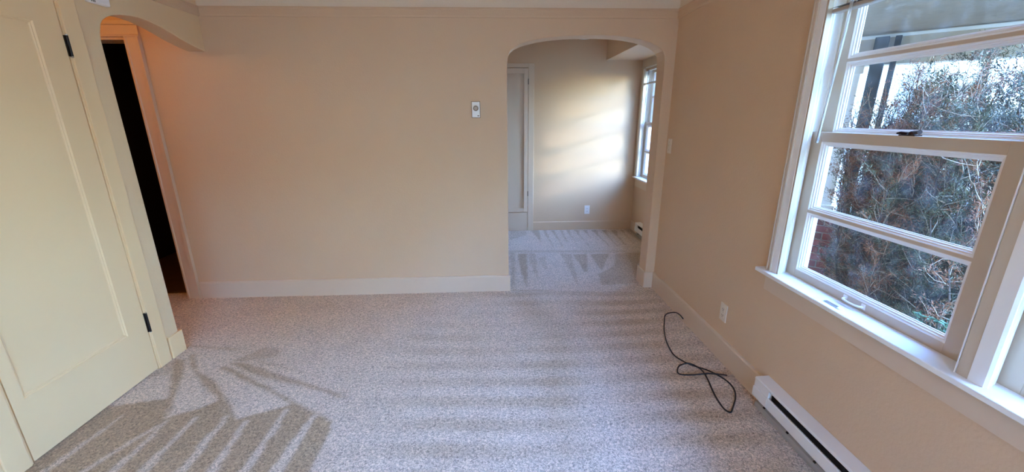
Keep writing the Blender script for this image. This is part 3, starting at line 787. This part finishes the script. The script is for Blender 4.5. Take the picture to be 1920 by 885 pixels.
# porch set diagonally to the window wall
P0 = Vector((2.97, 3.45, 0)); U = Vector((0.7071, -0.7071, 0)); N = Vector((0.7071, 0.7071, 0))   # U along the porch edge, N outwards
PRZ = math.radians(-45)
def porch_box(t0, t1, n0, n1, z0, z1):
    """box in porch axes -> bmesh in world axes"""
    bm = boxes((t0, t1, n0, n1, z0, z1))
    for v in bm.verts:
        v.co = P0 + U*v.co.x + N*v.co.y + Vector((0, 0, v.co.z))
    return bm
bm = bmesh.new(); addprism(bm, [(1.56, 1.95), (4.55, 1.95), (2.03, 4.47), (2.03, 3.312), (1.56, 3.312)], 2, 2.075, 2.15)
struct(obj('ceiling_porch', bm, 'soffit'), 'grey rough ceiling of the porch outside')
bmo = struct(obj('trim_porch_beam', porch_box(-1.35, 2.12, 0.0, 0.14, 1.850, 2.075), 'beam'), 'taupe beam along the porch edge')
struct(obj('trim_porch_strip', porch_box(-1.35, 2.12, -0.018, 0.0, 2.045, 2.066), 'white'), 'thin white strip on the porch beam')

# brick knee wall under the porch edge: every brick its own piece
kw = obj('wall_porch', porch_box(-0.62, 1.30, 0.022, 0.20, GZ, 0.575), 'mortar'); struct(kw, 'low red brick wall with a stone cap outside the window')
bl, bh, bd, jt = 0.190, 0.0565, 0.09, 0.0105
bm = boxes((-bl/2, bl/2, -0.012, bd, -bh/2, bh/2)); bmesh.ops.bevel(bm, geom=bm.edges[:], offset=0.003, segments=1, affect='EDGES')
bme = bpy.data.meshes.new('brick'); bmesh.ops.recalc_face_normals(bm, faces=bm.faces[:]); bm.to_mesh(bme); bm.free(); bme.materials.append(M['brick'])
rb = random.Random(3)
row = 0; z = 0.575 - jt - bh/2
while z > GZ + 0.02:
    off = 0.0 if row % 2 else (bl+jt)/2
    t_ = -0.58 + off
    while t_ < 1.22:
        o = bpy.data.objects.new('brick', bme); C.objects.link(o)
        o.location = P0 + U*t_ + N*(0.022 + rb.uniform(-0.002, 0.002)) + Vector((0, 0, z)); o.rotation_euler = (0, 0, PRZ)
        o.parent = kw
        t_ += bl+jt
    z -= bh+jt; row += 1
obj('stone_cap', porch_box(-0.66, 1.34, -0.02, 0.24, 0.575, 0.635), 'concrete', kw, bevel=0.006)

def post(t0, t1, n0, n1, z0, z1, mat, label, base=True):
    c = P0 + U*(t0+t1)/2 + N*(n0+n1)/2
    e = empty('porch_post', (c.x, c.y, z0)); tag(e, label, 'post')
    obj('shaft', porch_box(t0, t1, n0, n1, z0, z1), mat, e, bevel=0.004)
    if base:
        obj('post_base', porch_box(t0-0.02, t1+0.02, n0-0.02, n1+0.02, z0, z0+0.06), mat, e, bevel=0.004)
        obj('post_capital', porch_box(t0-0.018, t1+0.018, n0-0.018, n1+0.018, z1-0.06, z1), mat, e, bevel=0.004)
post(-0.145, 0.045, 0.015, 0.185, 0.635, 1.850, 'white', 'white square porch post on the brick wall')
post(0.095, 0.180, -0.085, -0.022, GZ, 2.045, 'postdark', 'wider of two dark grey posts outside the upper sash', False)
post(0.212, 0.250, -0.075, -0.035, GZ, 2.045, 'postdark', 'thinner of two dark grey posts outside the upper sash', False)

# neighbouring house across the yard, same diagonal
nb = P0 + N*4.2
nbh = empty('neighbour_house', (nb.x, nb.y, GZ)); tag(nbh, 'sunlit cream house seen beyond the bushes', 'house')
obj('wall', porch_box(-2.3, 2.5, 4.2, 7.5, GZ, 3.1), 'stucco', nbh)
obj('roof', porch_box(-2.6, 2.8, 3.8, 7.9, 3.1, 3.25), 'soffit', nbh)
for t0 in (-1.95, -0.35, 1.1):
    obj('column', porch_box(t0, t0+0.24, 3.75, 3.99, GZ, 3.1), 'white', nbh, bevel=0.01)
for t0 in (-1.55, -0.95, 0.2):
    wd = obj('window', porch_box(t0, t0+0.42, 4.17, 4.21, 1.0, 2.35), 'white', nbh)
    obj('pane', porch_box(t0+0.06, t0+0.36, 4.16, 4.175, 1.06, 2.29), simple('grey_pane', (0.30, 0.30, 0.28), 0.2), wd)
obj('red_block', porch_box(-0.30, 0.05, 4.0, 4.2, 0.72, 1.02), simple('far_brick', (0.32, 0.08, 0.06), 0.9, var=0.25, vscale=12), nbh)  # made-up block standing in for an unidentified red thing by the house

# ---- bushes
def tri_mesh(name, V, F, mat, parent):
    me = bpy.data.meshes.new(name)
    n = F.shape[1]
    me.vertices.add(len(V)); me.vertices.foreach_set('co', V.astype(np.float32).ravel())
    me.loops.add(F.size); me.loops.foreach_set('vertex_index', F.ravel().astype(np.int32))
    me.polygons.add(len(F)); me.polygons.foreach_set('loop_start', np.arange(0, F.size, n, dtype=np.int32)); me.polygons.foreach_set('loop_total', np.full(len(F), n, np.int32))
    me.update(calc_edges=True)
    return obj(name, me, mat, parent)

def tubes(segs):
    """segs: list of (p0, p1, r0, r1) -> 3-sided tubes"""
    A = np.array([s[0] for s in segs]); B = np.array([s[1] for s in segs]); R0 = np.array([s[2] for s in segs]); R1 = np.array([s[3] for s in segs])
    T = B-A; T /= np.linalg.norm(T, axis=1, keepdims=True)+1e-9
    ref = np.where(np.abs(T[:, 2:3]) < 0.9, np.array([[0, 0, 1.0]]), np.array([[1.0, 0, 0]]))
    X = np.cross(T, ref); X /= np.linalg.norm(X, axis=1, keepdims=True); Y = np.cross(T, X)
    vs = []
    for k in range(3):
        c, s = math.cos(2.0944*k), math.sin(2.0944*k)
        vs.append(A + (X*c+Y*s)*R0[:, None])
    for k in range(3):
        c, s = math.cos(2.0944*k), math.sin(2.0944*k)
        vs.append(B + (X*c+Y*s)*R1[:, None])
    V = np.stack(vs, 1).reshape(-1, 3); n = len(segs)
    base = (np.arange(n)*6)[:, None]
    F = np.concatenate([base+np.array([[k, (k+1) % 3, 3+(k+1) % 3, 3+k]]) for k in range(3)], 0)
    return V, F

def needles(r, pts, dirs, per, ln, wd):
    n = len(pts)*per
    P = np.repeat(pts, per, 0) + r.normal(0, 0.012, (n, 3)); Dv = np.repeat(dirs, per, 0)*0.8 + r.normal(0, 0.75, (n, 3))
    Dv /= np.linalg.norm(Dv, axis=1, keepdims=True)
    S = np.cross(Dv, r.normal(0, 1, (n, 3))); S /= np.linalg.norm(S, axis=1, keepdims=True)+1e-9
    l = r.uniform(0.5, 1.3, (n, 1))*ln; w = r.uniform(0.6, 1.3, (n, 1))*wd
    V = np.stack([P - S*w*0.4, P + Dv*l*0.5 + S*w, P + Dv*l, P + Dv*l*0.45 - S*w], 1).reshape(-1, 3)
    F = np.arange(n*4).reshape(n, 4)
    return V, F

def bush(cx_, cy_, h, rad, nst, seed, label, dead=0.45, dens=1.0, lean=(0, 0)):
    r = np.random.default_rng(seed)
    e = empty('bush', (cx_, cy_, GZ)); tag(e, label, 'bush', 'bushes outside the living room windows')
    stems, twigs = [], []
    lp, ld, ldead = [], [], []
    for s in range(nst):
        a = r.uniform(0, 6.283); q = math.sqrt(r.uniform(0, 1))
        p = np.array([cx_ + 0.25*rad*q*math.cos(a), cy_ + 0.25*rad*q*math.sin(a), GZ])
        tgt = np.array([cx_ + rad*q*math.cos(a) + lean[0], cy_ + rad*q*math.sin(a) + lean[1], GZ + h*r.uniform(0.78, 1.0)*(1-0.12*q)])
        n = 12; rad0 = r.uniform(0.008, 0.018)
        c = p.copy(); isdead = r.uniform() < dead
        for k in range(n):
            f = (k+1)/n
            nxt = p + (tgt-p)*f + np.array([*(0.25*rad*np.array([math.cos(a), math.sin(a)])*math.sin(math.pi*f)), 0]) + r.normal(0, 0.022, 3)
            stems.append((c, nxt, rad0*(1-0.85*k/n), rad0*(1-0.85*f)))
            d = (nxt-c); d /= np.linalg.norm(d)
            nt_ = 3 if k < 2 else 6
            for _ in range(nt_):
                t0 = c + (nxt-c)*r.uniform()
                dv = d*r.uniform(0.4, 1.0) + r.normal(0, 0.5, 3); dv[2] = abs(dv[2])*0.7 + 0.25*dv[2]; dv /= np.linalg.norm(dv)
                ln = r.uniform(0.07, 0.22); cur = t0
                td = isdead if r.uniform() < 0.8 else (not isdead)
                leafy = r.uniform() < 0.80*dens
                for j in range(3):
                    dv = dv + r.normal(0, 0.25, 3); dv[2] += 0.12; dv /= np.linalg.norm(dv)
                    nx_ = cur + dv*ln/3
                    twigs.append((cur, nx_, 0.0026*(1-j*0.25), 0.0026*(1-(j+1)*0.25)))
                    if leafy and k >= 1:
                        for g in (0.2, 0.6, 1.0):
                            lp.append(cur + (nx_-cur)*g); ld.append(dv.copy()); ldead.append(td)
                    cur = nx_
            c = nxt
    V, F = tubes(stems); o = tri_mesh('stems', V, F, 'bark', e); o['kind'] = 'stuff'
    V, F = tubes(twigs); o = tri_mesh('twigs', V, F, 'twig', e); o['kind'] = 'stuff'
    lp = np.array(lp); ld = np.array(ld); dd_ = np.array(ldead)
    V, F = needles(r, lp[~dd_], ld[~dd_], 10, 0.028, 0.0022); o = tri_mesh('green_needles', V, F, 'green', e); o['kind'] = 'stuff'
    V, F = needles(r, lp[dd_], ld[dd_], 8, 0.024, 0.0018); o = tri_mesh('brown_needles', V, F, 'dead', e); o['kind'] = 'stuff'; o['label'] = 'reddish brown dead needles'
    return e
bush(2.52, 2.40, 2.08, 0.13, 20, 11, 'leftmost bush outside the window, with rust-brown dead twigs beside the brick wall', 0.85, 0.85, (0, 0.30))
bush(2.66, 2.50, 2.22, 0.24, 26, 12, 'middle bush outside the window, tall with rust-brown tips', 0.65)
bush(2.52, 2.00, 2.20, 0.32, 30, 13, 'rightmost bush in the window, dense and mostly grey-green', 0.30)
bush(3.20, 2.70, 2.30, 0.24, 16, 14, 'bush behind the others, thin and brown against the bright yard', 0.7, 0.8)

# small bright plant in a pale pot under the bushes
pp = empty('potted_plant', (2.02, 1.57, GZ)); tag(pp, 'small bright green leafy plant in a pale pot at the foot of the bushes', 'plant')
bm = bmesh.new(); addlathe(bm, [(0.10, 0), (0.13, 0.25), (0.16, 0.55), (0.18, 0.70), (0.195, 0.71), (0.195, 0.745), (0.175, 0.745), (0.165, 0.70), (0.001, 0.69)], 28, (2.02, 1.57, GZ))
obj('pot', bm, 'pot', pp)
r = np.random.default_rng(8)
bm = bmesh.new(); LV, LF = [], []
for k in range(34):
    a = r.uniform(0, 6.283); rr_ = r.uniform(0.01, 0.09); zz = GZ+0.72+r.uniform(0.05, 0.22)
    base = np.array([2.02+0.3*rr_*math.cos(a), 1.57+0.3*rr_*math.sin(a), GZ+0.69]); tip = np.array([2.02+rr_*math.cos(a), 1.57+rr_*math.sin(a), zz])
    addtube(bm, [base, (base+tip)/2 + r.normal(0, 0.01, 3), tip], 0.0018, 4, False)
    for j in range(4):
        d = r.normal(0, 1, 3); d[2] = abs(d[2])*0.4; d /= np.linalg.norm(d); s = np.cross(d, [0, 0, 1.0]); s /= np.linalg.norm(s); up = np.cross(s, d)
        l, w_ = r.uniform(0.020, 0.034), r.uniform(0.007, 0.012); i0 = len(LV)
        LV += [tip, tip+d*l*0.4+s*w_+up*0.004, tip+d*l, tip+d*l*0.4-s*w_+up*0.004, tip+d*l*0.45-up*0.004]
        LF += [(i0, i0+1, i0+4), (i0+1, i0+2, i0+4), (i0+2, i0+3, i0+4), (i0+3, i0, i0+4)]
obj('stalks', bm, 'green', pp)
o = tri_mesh('leaves', np.array(LV), np.array(LF), 'leaf', pp); o['kind'] = 'stuff'
